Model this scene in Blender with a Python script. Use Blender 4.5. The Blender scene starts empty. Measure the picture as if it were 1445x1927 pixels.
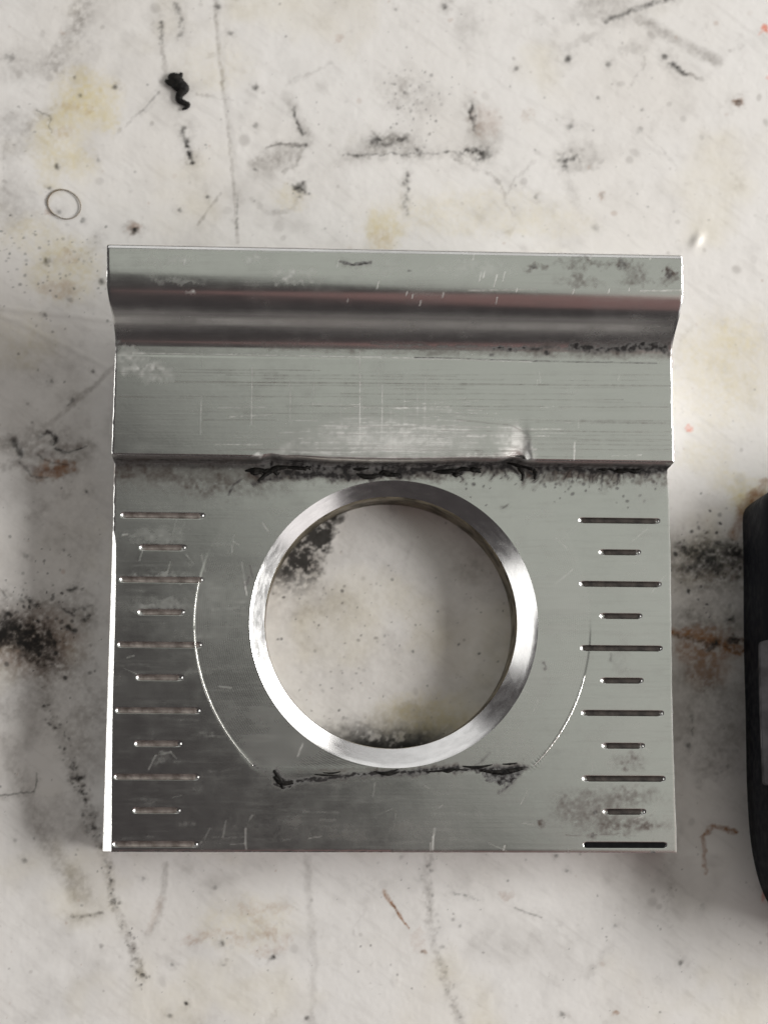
import bpy, math, random
import numpy as np
from mathutils import Vector

# ------------------------------------------------------------------ camera
sc = bpy.context.scene
COL = sc.collection
MM = 0.001
CAM_LOC = np.array([-0.02056, -0.0344, 0.35876])
CAM_ROT = (0.15804, -0.05493, 0.00302)
FPX, PCX, PCY = 3500.0, 722.5, 963.5            # focal length and centre, in pixels of the 1445 px wide photograph
cam = bpy.data.cameras.new("camera")
cam.sensor_fit = 'HORIZONTAL'; cam.sensor_width = 36.0
cam.lens = FPX / 1445.0 * 36.0
cam.clip_start = 0.01; cam.clip_end = 50
cam.dof.use_dof = True; cam.dof.focus_distance = 0.345; cam.dof.aperture_fstop = 20
camo = bpy.data.objects.new("camera", cam); COL.objects.link(camo)
camo.location = CAM_LOC; camo.rotation_euler = CAM_ROT
sc.camera = camo

# ------------------------------------------------------------------ world and lamps
sc.view_settings.view_transform = 'Standard'; sc.view_settings.look = 'None'
sc.view_settings.exposure = 0.0; sc.view_settings.gamma = 1.0
w = bpy.data.worlds.new("World"); sc.world = w; w.use_nodes = True
w.node_tree.nodes['Background'].inputs[0].default_value = (0.042, 0.037, 0.037, 1)
w.node_tree.nodes['Background'].inputs[1].default_value = 1.0

def lamp(name, az, el, dist, sx, sy, radiance, color):
    a, e = math.radians(az), math.radians(el)
    p = Vector((math.cos(a)*math.cos(e), math.sin(a)*math.cos(e), math.sin(e))) * dist + Vector((0, 0.012, 0))
    d = bpy.data.lights.new(name, 'AREA'); d.shape = 'RECTANGLE'; d.size = sx; d.size_y = sy
    d.energy = radiance * math.pi * sx * sy; d.color = color
    o = bpy.data.objects.new(name, d); COL.objects.link(o)
    o.location = p; o.rotation_euler = (Vector((0, 0.012, 0)) - p).to_track_quat('-Z', 'Y').to_euler()
    return o
# broad, dim greenish ceiling panel to the right and above; two windows left and right; weak far lamps
pd = bpy.data.lights.new("ceiling_panel", 'AREA'); pd.shape = 'RECTANGLE'; pd.size = 0.86; pd.size_y = 0.56
pd.energy = 0.38 * math.pi * 0.86 * 0.56; pd.color = (0.95, 1.0, 0.885)
po = bpy.data.objects.new("ceiling_panel", pd); COL.objects.link(po)
po.location = (0.207, 0.247, 0.62); po.rotation_euler = (0, 0, math.radians(-47))
lamp("window_east", 1, 28, 1.5, 1.10, 0.36, 21.5, (1.0, 0.985, 0.955))
lamp("window_west", 178, 23, 1.5, 1.20, 0.46, 2.8, (1.0, 0.985, 0.95))
lamp("window_northeast", 42, 15, 1.5, 1.00, 0.60, 2.7, (1.0, 0.975, 0.94))
lamp("window_southeast", 316, 15, 1.5, 0.80, 0.56, 0.95, (1.0, 0.95, 0.93))
lamp("window_north", 95, 30, 1.5, 1.40, 0.50, 0.8, (1.0, 0.99, 0.97))
lamp("warm_bounce", 308, 53, 1.0, 0.85, 0.75, 0.15, (1.0, 0.52, 0.47))  # unseen lamp, added to give the lip its pink bounce

# ------------------------------------------------------------------ geometry helpers
def rotm(rx, ry, rz):
    cx, sx, cy, sy, cz, sz = np.cos(rx), np.sin(rx), np.cos(ry), np.sin(ry), np.cos(rz), np.sin(rz)
    return (np.array([[cz, -sz, 0], [sz, cz, 0], [0, 0, 1]]) @ np.array([[cy, 0, sy], [0, 1, 0], [-sy, 0, cy]])
            @ np.array([[1, 0, 0], [0, cx, -sx], [0, sx, cx]]))
CM = rotm(*CAM_ROT)
def to_photo(P):
    q = (P - CAM_LOC) @ CM
    return PCX + FPX*q[..., 0]/-q[..., 2], PCY - FPX*q[..., 1]/-q[..., 2]
def at(x, y, z):                                 # photograph pixel -> point on the level z (metres)
    d = CM @ np.array([(x-PCX)/FPX, -(y-PCY)/FPX, -1.0]); t = (z-CAM_LOC[2])/d[2]
    return CAM_LOC + d*t

def mesh_from(name, V, F, mat, parent=None, smooth=True, attrs=None):
    V = np.ascontiguousarray(V, dtype=np.float32)
    me = bpy.data.meshes.new(name)
    me.vertices.add(len(V)); me.vertices.foreach_set('co', V.ravel())
    if isinstance(F, np.ndarray):
        n, k = F.shape
        me.loops.add(n*k); me.loops.foreach_set('vertex_index', F.astype(np.int32).ravel())
        me.polygons.add(n); me.polygons.foreach_set('loop_start', np.arange(0, n*k, k, dtype=np.int32))
    else:
        tot = [len(f) for f in F]; flat = [i for f in F for i in f]
        me.loops.add(len(flat)); me.loops.foreach_set('vertex_index', flat)
        me.polygons.add(len(F)); me.polygons.foreach_set('loop_start', np.concatenate([[0], np.cumsum(tot)[:-1]]).astype(np.int32))
    me.update(calc_edges=True); me.validate()
    me.polygons.foreach_set('use_smooth', [smooth]*len(me.polygons))
    for k, v in (attrs or {}).items():
        a = me.attributes.new(k, 'FLOAT', 'POINT'); a.data.foreach_set('value', np.ascontiguousarray(v, dtype=np.float32).ravel())
    me.materials.append(mat)
    o = bpy.data.objects.new(name, me); COL.objects.link(o)
    if parent: o.parent = parent
    return o
def tag(o, label, cat, group=None):
    o['label'] = label; o['category'] = cat
    if group: o['group'] = group

def tube(pts, radii, n=8, squash=1.0):
    pts = np.asarray(pts, float); m = len(pts); V = []; F = []
    up = np.array([0, 0, 1.0])
    for i in range(m):
        t = pts[min(i+1, m-1)] - pts[max(i-1, 0)]; t /= np.linalg.norm(t)
        s = np.cross(t, up); s /= (np.linalg.norm(s)+1e-12); u = np.cross(s, t)
        for k in range(n):
            a = 2*math.pi*k/n
            V.append(pts[i] + radii[i]*(math.cos(a)*s + squash*math.sin(a)*u))
    for i in range(m-1):
        for k in range(n):
            F.append([i*n+k, i*n+(k+1) % n, (i+1)*n+(k+1) % n, (i+1)*n+k])
    F.append(list(range(n))[::-1]); F.append([(m-1)*n+k for k in range(n)])
    return np.array(V), F
def spline(pts, n):
    pts = np.asarray(pts, float); m = len(pts)
    out = []
    for i in range(n):
        f = i/(n-1)*(m-1); k = min(int(f), m-2); t = f-k
        p0, p1, p2, p3 = pts[max(k-1, 0)], pts[k], pts[k+1], pts[min(k+2, m-1)]
        out.append(0.5*((2*p1)+(p2-p0)*t+(2*p0-5*p1+4*p2-p3)*t*t+(3*p1-p0-3*p2+p3)*t**3))
    return np.array(out)
def sstep(a, b, x):
    t = np.clip((x-a)/(b-a), 0, 1); return t*t*(3-2*t)

_lat = {}
def vnoise(x, y, seed=0):
    if seed not in _lat: _lat[seed] = np.random.RandomState(seed).rand(256, 256)
    L = _lat[seed]
    xi = np.floor(x).astype(int); yi = np.floor(y).astype(int); fx = x-xi; fy = y-yi
    fx = fx*fx*(3-2*fx); fy = fy*fy*(3-2*fy)
    a = L[yi & 255, xi & 255]; b = L[yi & 255, (xi+1) & 255]; c = L[(yi+1) & 255, xi & 255]; d = L[(yi+1) & 255, (xi+1) & 255]
    return (a*(1-fx)+b*fx)*(1-fy)+(c*(1-fx)+d*fx)*fy
def fbm(x, y, s, seed=0, oct=4):
    v = 0; a = 0.5; tot = 0
    for k in range(oct):
        v = v+a*vnoise(x/s+17.3*k, y/s-9.1*k, seed+k); tot += a; a *= 0.55; s *= 0.5
    return v/tot

class Painter:
    """wear, dirt and some painted-in shade and highlights of a surface, kept as point attributes; X, Y are where each point falls in the photograph"""
    def __init__(self, X, Y, chans):
        self.X, self.Y = X, Y; self.halo = 2 if 'h' in chans else 1
        self.c = {k: np.zeros_like(X) for k in chans}
        self.n1 = fbm(X, Y, 22, 3); self.n2 = fbm(X, Y, 7, 11, 3); self.n3 = fbm(X, Y, 60, 19)
        self.WX = X + 26*(fbm(X, Y, 18, 31)-.5) + 9*(vnoise(X/5, Y/5, 33)-.5)
        self.WY = Y + 26*(fbm(X, Y, 18, 41)-.5) + 9*(vnoise(X/5, Y/5, 43)-.5)
    def _win(self, x0, x1, y0, y1):
        m = (self.X > x0) & (self.X < x1) & (self.Y > y0) & (self.Y < y1)
        return np.nonzero(m)
    def put(self, ch, i, v, add=False):
        if add: self.c[ch][i] += v
        else: self.c[ch][i] = 1-(1-self.c[ch][i])*(1-np.clip(v, 0, 1))
    def blob(self, ch, x, y, rx, ry, d, rot=0, soft=.6, rag=1.0, br=.5):
        if self.halo > 1 and ch == 'grime' and rx > 3:
            self.blob('film_shade', x, y, rx*1.9+3, ry*1.9+3, d*.42, rot, 1.0, 1.0, .8); d *= .9; soft = max(soft, .85); br = max(br, .45)
        R = 1.6*max(rx, ry)+18
        i = self._win(x-R, x+R, y-R, y+R)
        if len(i[0]) == 0: return
        k = min(1.0, max(rx, ry)/14)*rag
        X = self.X[i]+(self.WX[i]-self.X[i])*k; Y = self.Y[i]+(self.WY[i]-self.Y[i])*k
        a = math.radians(rot); dx = X-x; dy = Y-y
        u = (dx*math.cos(a)+dy*math.sin(a))/rx; v = (-dx*math.sin(a)+dy*math.cos(a))/ry
        r = np.sqrt(u*u+v*v)
        f = 1-sstep(1-soft, 1+soft*.4, r)
        f = f*(1-br+br*2*np.clip(self.n2[i]*1.6-.3, 0, 1))
        self.put(ch, i, d*f)
    def stroke(self, ch, pts, w, d, soft=.8, rag=.5, br=.5, taper=False, gate=None, add=False):
        if self.halo and ch == 'grime' and w > 3:
            self.stroke('film_shade', pts, w*3.2+6 if self.halo > 1 else w*2+5, d*(.42 if self.halo > 1 else .3), 1.0, .8, .8)
            if self.halo > 1: d *= .85; soft = 1.0
            else: w = w*1.25; br = min(br, .45)
        pts = np.array(pts, float); m = w*2+14
        i = self._win(pts[:, 0].min()-m, pts[:, 0].max()+m, pts[:, 1].min()-m, pts[:, 1].max()+m)
        if len(i[0]) == 0: return
        X = self.X[i]+(self.WX[i]-self.X[i])*rag; Y = self.Y[i]+(self.WY[i]-self.Y[i])*rag
        best = np.full(X.shape, 1e9); tt = np.zeros(X.shape); L = 0
        seg = np.hypot(*(pts[1:]-pts[:-1]).T); tot = seg.sum()
        for k in range(len(pts)-1):
            p, q = pts[k], pts[k+1]; e = q-p
            t = np.clip(((X-p[0])*e[0]+(Y-p[1])*e[1])/(e@e+1e-9), 0, 1)
            dd = np.hypot(X-p[0]-t*e[0], Y-p[1]-t*e[1])
            b = dd < best; best = np.where(b, dd, best); tt = np.where(b, (L+t*seg[k])/tot, tt); L += seg[k]
        ww = w*.5*(1-.75*tt if taper else 1)
        f = 1-sstep(1-soft, 1+soft*.5, best/ww)
        f = f*(1-br+br*2*np.clip(self.n2[i]*1.6-.3, 0, 1))
        if gate: f = f*sstep(gate, gate+.12, self.n1[i])
        self.put(ch, i, d*f, add)
    def dots(self, ch, rng, n, sampler, rmin, rmax, dmin, dmax):
        for _ in range(n):
            x, y = sampler(rng); r = rmin+(rmax-rmin)*rng.random()**2.5; e = rng.uniform(.6, 1)
            i = self.near(x, y, r*2.2)
            if i is None: continue
            a = rng.uniform(0, 3.14); dx = self.X[i]-x; dy = self.Y[i]-y
            u = dx*math.cos(a)+dy*math.sin(a); v = (-dx*math.sin(a)+dy*math.cos(a))/e
            f = 1-sstep(.5, 1.3, np.sqrt(u*u+v*v)/r)
            self.put(ch, i, rng.uniform(dmin, dmax)*f)
    def near(self, x, y, r):
        # index window on the regular middle of the grid
        j = np.searchsorted(self.X[self.X.shape[0]//2], [x-r-8, x+r+8]) if self.X.ndim == 2 else None
        if j is None: return self._win(x-r, x+r, y-r, y+r)
        cy = self.Y[:, self.X.shape[1]//2]
        k = len(cy)-np.searchsorted(cy[::-1], [y+r+8, y-r-8])
        a, b, c, d = max(k[0], 0), k[1], max(j[0]-25, 0), j[1]+25
        if b <= a or d <= c: return None
        sx = self.X[a:b, c:d]; sy = self.Y[a:b, c:d]
        m = np.nonzero((abs(sx-x) < r) & (abs(sy-y) < r))
        return (m[0]+a, m[1]+c)

# ------------------------------------------------------------------ materials
class NT:
    def __init__(self, name):
        self.m = bpy.data.materials.new(name); self.m.use_nodes = True
        self.t = self.m.node_tree; self.b = self.t.nodes['Principled BSDF']
    def n(self, ty, **kw):
        x = self.t.nodes.new(ty)
        for k, v in kw.items(): setattr(x, k, v)
        return x
    def link(self, a, b): self.t.links.new(a, b)
    def val(self, sock, v):
        if isinstance(v, (int, float)): sock.default_value = v
        elif isinstance(v, tuple): sock.default_value = v if len(v) != 3 or sock.type != 'RGBA' else (*v, 1)
        else: self.link(v, sock)
    def attr(self, name): return self.n('ShaderNodeAttribute', attribute_name=name).outputs['Fac']
    def math(self, op, a, b=0.0, c=None, clamp=False):
        x = self.n('ShaderNodeMath', operation=op, use_clamp=clamp)
        self.val(x.inputs[0], a); self.val(x.inputs[1], b)
        if c is not None: self.val(x.inputs[2], c)
        return x.outputs[0]
    def mix(self, f, a, b):
        x = self.n('ShaderNodeMix', data_type='RGBA'); self.val(x.inputs[0], f)
        self.val(x.inputs[6], a); self.val(x.inputs[7], b); return x.outputs[2]
    def pos(self, sx=1, sy=1, sz=1, rot=0):
        tc = self.n('ShaderNodeTexCoord'); mp = self.n('ShaderNodeMapping')
        mp.inputs['Scale'].default_value = (sx, sy, sz); mp.inputs['Rotation'].default_value = (0, 0, rot)
        self.link(tc.outputs['Object'], mp.inputs['Vector']); return mp.outputs[0]
    def noise(self, vec, scale, detail=4, rough=.55):
        x = self.n('ShaderNodeTexNoise'); x.inputs['Scale'].default_value = scale
        x.inputs['Detail'].default_value = detail; x.inputs['Roughness'].default_value = rough
        self.link(vec, x.inputs['Vector']); return x.outputs['Fac']
    def ramp(self, f, a, b, lo=0.0, hi=1.0):
        x = self.n('ShaderNodeMapRange', interpolation_type='SMOOTHSTEP'); self.val(x.inputs[0], f)
        x.inputs[1].default_value = a; x.inputs[2].default_value = b
        x.inputs[3].default_value = lo; x.inputs[4].default_value = hi; return x.outputs[0]
    def bump(self, h, dist, strength=1.0, prev=None):
        x = self.n('ShaderNodeBump'); x.inputs['Strength'].default_value = strength
        x.inputs['Distance'].default_value = dist; self.link(h, x.inputs['Height'])
        if prev is not None: self.link(prev, x.inputs['Normal'])
        return x.outputs[0]
    def set(self, **kw):
        for k, v in kw.items(): self.val(self.b.inputs[k.replace('_', ' ')], v)

def mat_table():
    t = NT('worn_white_plastic'); p = t.pos()
    big = t.noise(p, 28, 5); mid = t.noise(p, 140, 5, .6); fine = t.noise(p, 900, 3, .6); grit = t.noise(p, 420, 3, .65)
    c = t.mix(t.ramp(big, .38, .68), (.85, .83, .812), (.80, .772, .742))
    c = t.mix(t.ramp(mid, .52, .78, 0, .24), c, (.50, .475, .445))
    c = t.mix(t.ramp(grit, .60, .78, 0, .22), c, (.40, .375, .35))
    c = t.mix(t.math('MULTIPLY', t.attr('film_shade'), t.ramp(mid, .3, .7, .55, 1.0)), c, (.21, .185, .165))
    c = t.mix(t.math('MULTIPLY', t.attr('yellow'), t.ramp(mid, .3, .7, .5, 1.0)), c, (.72, .63, .38))
    c = t.mix(t.attr('rust'), c, (.30, .13, .045))
    c = t.mix(t.attr('pink'), c, (.80, .30, .22))
    g = t.attr('grime')
    g = t.math('ADD', g, t.math('MULTIPLY', t.math('MULTIPLY', t.math('SUBTRACT', fine, .5), 1.6), t.math('MULTIPLY', g, t.math('SUBTRACT', 1.0, g)),), clamp=True)
    c = t.mix(g, c, (.017, .015, .014))
    nb = t.bump(mid, .00004, .5); nb = t.bump(fine, .00001, .5, nb)
    t.set(Base_Color=c, Roughness=t.ramp(big, .3, .7, .34, .48), Normal=nb)
    t.b.inputs['Specular IOR Level'].default_value = .45
    return t.m

def metal_core(t, base=(.80, .80, .79), r0=.18, r1=.25, brush='x', rings=False, bscale=1.0):
    p = t.pos()
    br = t.noise(t.pos(14, 2600, 2600) if brush == 'x' else t.pos(900, 900, 900), 1.0, 4, .6)
    cl = t.noise(p, 70, 5, .6); fi = t.noise(p, 1500, 2, .5); cl2 = t.noise(p, 260, 4, .65)
    rough = t.math('ADD', t.ramp(cl, .3, .72, r0, r1), t.ramp(cl2, .45, .8, 0, .05))
    nb = t.bump(br, .000006*bscale, .6)
    nb = t.bump(fi, .000006, .5, nb)
    nb = t.bump(cl2, .00002, .35, nb)
    if rings:
        tc = t.n('ShaderNodeTexCoord'); sv = t.n('ShaderNodeVectorMath', operation='SUBTRACT')
        sv.inputs[1].default_value = (.0004, .0002, 0); t.link(tc.outputs['Object'], sv.inputs[0])
        wv = t.n('ShaderNodeTexWave', wave_type='RINGS', rings_direction='Z'); t.link(sv.outputs[0], wv.inputs[0])
        wv.inputs['Scale'].default_value = 800; wv.inputs['Distortion'].default_value = .6; wv.inputs['Detail Scale'].default_value = 30
        ln = t.n('ShaderNodeVectorMath', operation='LENGTH'); s2 = t.n('ShaderNodeVectorMath', operation='MULTIPLY')
        s2.inputs[1].default_value = (1, 1, 0); t.link(sv.outputs[0], s2.inputs[0]); t.link(s2.outputs[0], ln.inputs[0])
        sy2 = t.n('ShaderNodeSeparateXYZ'); t.link(sv.outputs[0], sy2.inputs[0]); mask = t.math('MULTIPLY', t.ramp(ln.outputs['Value'], .0372, .0364, 0, 1), t.ramp(sy2.outputs[1], -.0272, -.0267, 0, 1))
        nb = t.bump(t.math('MULTIPLY', wv.outputs['Fac'], mask), .000004, .6, nb)
    return base, rough, nb, cl, cl2, fi

def mat_body():
    t = NT('milled_aluminium'); base, rough, nb, cl, cl2, fi = metal_core(t, rings=True)
    film_shade, scuff_glint, g = t.attr('film_shade'), t.attr('scuff_glint'), t.attr('grime')
    film2 = t.math('MULTIPLY', film_shade, t.ramp(cl2, .3, .7, .45, 1.0))
    c = t.mix(t.ramp(cl2, .42, .75, 0, .16), base, (.62, .62, .605))
    c = t.mix(scuff_glint, c, (.93, .93, .91))
    c = t.mix(film2, c, (.17, .135, .12))
    g = t.math('ADD', g, t.math('MULTIPLY', t.math('SUBTRACT', fi, .5), t.math('MULTIPLY', g, 1.0)), clamp=True)
    c = t.mix(g, c, (.012, .010, .010))
    rough = t.math('ADD', rough, t.math('MULTIPLY', scuff_glint, .34)); rough = t.math('ADD', rough, t.math('MULTIPLY', film2, .16))
    rough = t.math('ADD', rough, t.math('MULTIPLY', g, .30), clamp=True)
    t.set(Base_Color=c, Roughness=rough, Metallic=t.math('SUBTRACT', 1.0, t.math('MAXIMUM', t.ramp(g, .45, .9), t.math('MULTIPLY', film2, .12))), Normal=nb)
    return t.m
def mat_chamfer():
    t = NT('turned_aluminium')
    tc = t.n('ShaderNodeTexCoord')
    sx = t.n('ShaderNodeSeparateXYZ'); t.link(tc.outputs['Object'], sx.inputs[0])
    ang = t.math('ARCTAN2', t.math('SUBTRACT', sx.outputs[1], .0002), t.math('SUBTRACT', sx.outputs[0], .0003))
    cb = t.n('ShaderNodeCombineXYZ'); t.link(t.math('MULTIPLY', ang, 9.0), cb.inputs[0]); t.link(t.math('MULTIPLY', sx.outputs[2], 1400.0), cb.inputs[1])
    turn = t.noise(cb.outputs[0], 1.0, 3, .6)
    cb2 = t.n('ShaderNodeCombineXYZ'); t.link(t.math('MULTIPLY', ang, 7.0), cb2.inputs[0]); t.link(t.math('MULTIPLY', sx.outputs[2], 9000.0), cb2.inputs[1])
    chat = t.noise(cb2.outputs[0], 1.0, 3, .6)
    nb = t.bump(turn, .00001, .4); nb = t.bump(chat, .000004, .5, nb)
    t.set(Base_Color=t.mix(t.ramp(chat, .4, .8, 0, .12), (.90, .90, .90), (.70, .69, .68)), Metallic=1.0, Roughness=t.ramp(turn, .3, .7, .19, .26), Normal=nb)
    return t.m
def mat_simple(name, c1, c2, rough, metal=0.0, scale=600, bump=.00005, spec=.5):
    t = NT(name); n = t.noise(t.pos(), scale, 4, .6)
    t.set(Base_Color=t.mix(t.ramp(n, .35, .68), c1, c2), Roughness=t.ramp(n, .3, .7, rough*.8, min(1, rough*1.25)), Metallic=metal, Normal=t.bump(n, bump, .6))
    t.b.inputs['Specular IOR Level'].default_value = spec
    return t.m
M_table, M_body, M_cham = mat_table(), mat_body(), mat_chamfer()
M_edge = mat_simple('filed_aluminium', (.92, .92, .91), (.80, .80, .79), .30, 1.0, 900, .00002)
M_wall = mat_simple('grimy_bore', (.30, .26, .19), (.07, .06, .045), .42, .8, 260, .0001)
M_mark = mat_simple('groove_dirt', (.085, .072, .064), (.025, .021, .019), .55, .3, 420, .00006)
M_markpale = mat_simple('groove_pale', (.50, .45, .42), (.20, .17, .155), .42, .75, 420, .00006)  # paler lining for the left-hand marks
M_markblack = mat_simple('black_filled_groove', (.005, .005, .006), (.010, .010, .011), .7, 0, 600, .00002, .08)
M_grime = mat_simple('black_grime', (.005, .005, .005), (.018, .016, .014), .5, 0, 1400, .0003, .2)
M_burr = mat_simple('bright_burr', (.97, .96, .94), (.80, .78, .74), .30, 1.0, 1500, .00004)
M_black = mat_simple('black_plastic', (.004, .005, .008), (.008, .009, .013), .55, 0, 500, .00003, .12)
M_steel = mat_simple('dull_steel', (.10, .097, .105), (.045, .043, .047), .5, .6, 200, .00005)
M_hair = mat_simple('brown_fibre', (.16, .12, .08), (.22, .17, .11), .5, 0, 500, .00001)

# ------------------------------------------------------------------ the worn white surface
def build_table():
    inner = 0.00021
    def axis(a, b, A, B):
        mid = np.linspace(a, b, int((b-a)/inner)+1)
        lo = a-np.geomspace(inner*2, a-A, 45)[::-1]; hi = b+np.geomspace(inner*2, B-b, 45)
        return np.concatenate([lo, mid, hi])
    xs = axis(-.0775, .0800, -.55, .55); ys = axis(-.0800, .1300, -.5, .6)
    GX, GY = np.meshgrid(xs, ys)
    P = np.stack([GX, GY, np.zeros_like(GX)], -1)
    X, Y = to_photo(P)
    p = Painter(X, Y, ('grime', 'film_shade', 'yellow', 'rust', 'pink', 'h'))
    rng = random.Random(5); B, S = p.blob, p.stroke
    inpic = (X > -250) & (X < 1700) & (Y > -250) & (Y < 2200)
    # overall film, streaky and cloudy
    n = fbm(X, Y, 130, 51, 5); n2 = fbm(X+.45*Y, Y-.3*X, 45, 61, 4); st = fbm((X*.8+Y*.6)/6, (Y*.8-X*.6), 9, 71, 3)
    p.c['film_shade'] += .22*sstep(.48, .8, n)+.13*sstep(.56, .8, n2)*sstep(.35, .65, n)+.10*sstep(.56, .8, st)
    p.c['yellow'] += .22*sstep(.52, .78, fbm(X, Y, 170, 81, 4))
    # black clump and marks above the clamp
    B('film_shade', 335, 165, 34, 46, .25); S('grime', [(330, 8), (342, 40), (339, 68)], 13, .42, br=.8); S('grime', [(305, 40), (301, 85)], 9, .55, br=.9)
    S('film_shade', [(303, 90), (312, 130)], 10, .4); S('grime', [(344, 240), (350, 265), (361, 306)], 9, .75, br=.7, rag=.35)
    S('film_shade', [(165, -20), (140, 50), (105, 120)], 42, .42, br=.9); S('film_shade', [(200, 0), (130, 160), (60, 260)], 70, .16)
    S('film_shade', [(404, -10), (414, 120), (428, 230), (437, 320), (447, 455)], 8, .42, rag=.25, br=.6)
    S('grime', [(447, 370), (446, 430)], 4, .4, br=.9, rag=.2)
    S('h', [(402, -10), (412, 120), (428, 240), (440, 330)], 16, -.00010, rag=.1, br=.2, add=True)
    S('h', [(505, 40), (475, 200), (450, 290)], 26, .00012, rag=.1, br=.2, add=True)
    S('h', [(425, 100), (445, 280)], 14, .00010, rag=.1, br=.2, add=True)
    for x, y, r, d in [(411, 12, 8, .7), (434, 60, 7, .6), (480, 165, 8, .6), (480, 236, 8, .5), (216, 163, 7, .8), (108, 312, 8, .65), (151, 178, 6, .5), (140, 144, 5, .5),
                       (338, 394, 6, .7), (391, 369, 5, .9), (480, 318, 5, .7), (574, 272, 6, .7), (155, 413, 7, .7), (93, 355, 6, .6), (110, 398, 8, .5), (186, 300, 6, .4),
                       (90, 492, 12, .7), (190, 530, 8, .6), (131, 562, 8, .6), (86, 594, 6, .5), (96, 717, 6, .6), (88, 716, 5, .4), (175, 698, 5, .6), (22, 106, 9, .35), (13, 105, 7, .4),
                       (836, 10, 7, .7), (744, 18, 5, .5), (1066, 110, 11, .7), (970, 127, 6, .6), (1145, 120, 9, .6), (1250, 105, 8, .65), (762, 173, 5, .7), (1072, 236, 8, .5),
                       (1125, 182, 5, .5), (1207, 205, 5, .4), (1205, 244, 9, .35), (1320, 257, 8, .25), (968, 390, 6, .3), (1008, 368, 7, .35), (1120, 428, 9, .3), (1135, 366, 6, .3),
                       (52, 760, 4, .6), (60, 795, 4, .5), (163, 925, 5, .6), (48, 1045, 7, .5), (46, 1620, 7, .55), (30, 1582, 6, .3), (512, 1803, 7, .95), (418, 1776, 9, .5), (349, 1890, 6, .8),
                       (190, 1780, 7, .6), (268, 1655, 7, .4), (405, 1672, 6, .35), (420, 1818, 5, .4), (323, 1815, 6, .5), (866, 1744, 5, .3), (1066, 1639, 5, .5), (1047, 1612, 5, .6),
                       (1296, 1403, 8, .5), (1354, 1450, 7, .3), (1368, 1443, 6, .3), (1281, 1813, 7, .55), (1157, 1744, 5, .35), (1320, 1707, 8, .25), (852, 1731, 5, .3), (1058, 1909, 8, .4),
                       (795, 1792, 5, .4), (578, 1916, 7, .5), (318, 1912, 7, .5), (1240, 1640, 6, .25), (755, 1614, 6, .3)]:
        B('grime', x, y, r*.8, r*.8, d, rag=.6)
    B('rust', 250, 425, 17, 15, .35); B('grime', 252, 431, 9, 9, 1.0); B('film_shade', 240, 418, 14, 10, .4)
    B('grime', 566, 353, 13, 11, .95, br=.4); B('grime', 555, 350, 9, 6, .5)
    S('grime', [(300, 172), (266, 210)], 5, .45, rag=.2); S('film_shade', [(270, 205), (235, 235)], 6, .3)
    S('film_shade', [(415, 363), (395, 390), (372, 422)], 6, .5, rag=.2); S('film_shade', [(370, 175), (440, 190)], 6, .3)
    B('film_shade', 525, 300, 55, 26, .42, -18, br=.6); S('film_shade', [(505, 272), (574, 270), (555, 310), (535, 325)], 9, .5); B('grime', 560, 272, 9, 5, .55); S('grime', [(500, 274), (560, 268)], 5, .4, rag=.3)
    S('film_shade', [(540, 180), (560, 220), (578, 255)], 24, .30); S('grime', [(552, 203), (558, 228), (572, 250)], 7, .55, br=.9)
    S('film_shade', [(470, 372), (505, 400), (545, 395), (578, 352)], 10, .28); B('yellow', 545, 370, 40, 24, .3); S('h', [(480, 385), (520, 392), (560, 380)], 26, .00012, rag=.2, br=.2, add=True)
    # long smudge line in the upper middle
    B('grime', 712, 268, 24, 14, .65, br=.8); B('grime', 752, 262, 24, 9, .55, -20, br=.8); B('grime', 785, 285, 9, 9, .7, br=.6); B('film_shade', 745, 272, 70, 20, .35)
    S('grime', [(645, 290), (700, 291), (785, 288), (860, 285), (905, 288)], 5, .55, rag=.4, br=.9); B('grime', 908, 290, 13, 12, .75); B('grime', 885, 287, 22, 5, .6)
    S('grime', [(886, 198), (890, 222), (892, 242)], 9, .75, br=.7); B('rust', 915, 228, 34, 34, .17); B('film_shade', 918, 255, 40, 40, .25)
    S('film_shade', [(850, 295), (880, 308), (915, 322), (938, 345), (952, 372), (962, 400)], 8, .35, br=.8); S('film_shade', [(1005, 300), (970, 338), (953, 362)], 7, .25)
    for y in range(325, 405, 7): B('grime', 765+rng.uniform(-5, 4), y, 4, 4, rng.uniform(.3, .7))
    B('film_shade', 770, 180, 60, 50, .22, br=1); p.dots('grime', rng, 70, lambda r: (r.gauss(775, 35), r.gauss(185, 40)), 1.5, 4, .2, .6)
    B('grime', 1068, 300, 20, 13, .6, -30, br=.9); B('grime', 1083, 294, 9, 7, .5); B('film_shade', 1105, 312, 34, 13, .35, -15); B('film_shade', 1090, 295, 50, 30, .2)
    # top right folds and streaks
    B('film_shade', 1130, 12, 70, 30, .35, -15); S('grime', [(1140, 38), (1180, 22), (1205, 12), (1262, -6)], 11, .6, rag=.4, br=.6)
    S('film_shade', [(1205, 35), (1245, 60), (1290, 85), (1350, 115)], 26, .45, rag=.3); S('h', [(1200, 50), (1250, 80), (1330, 125)], 22, .00016, rag=.1, br=.1, add=True)
    S('grime', [(1264, 117), (1280, 132), (1290, 140)], 12, .7, br=.8); S('film_shade', [(1285, 137), (1325, 148)], 10, .55); B('film_shade', 1190, 90, 30, 14, .3); B('film_shade', 1095, 75, 40, 14, .28, -25)
    B('rust', 1388, 190, 11, 11, .5); B('grime', 1388, 191, 8, 9, .65); B('pink', 1437, 55, 10, 9, .75); B('pink', 1447, 143, 9, 7, .4); B('pink', 1297, 803, 8, 7, .7); B('pink', 1441, 1680, 8, 22, .5)
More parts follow.
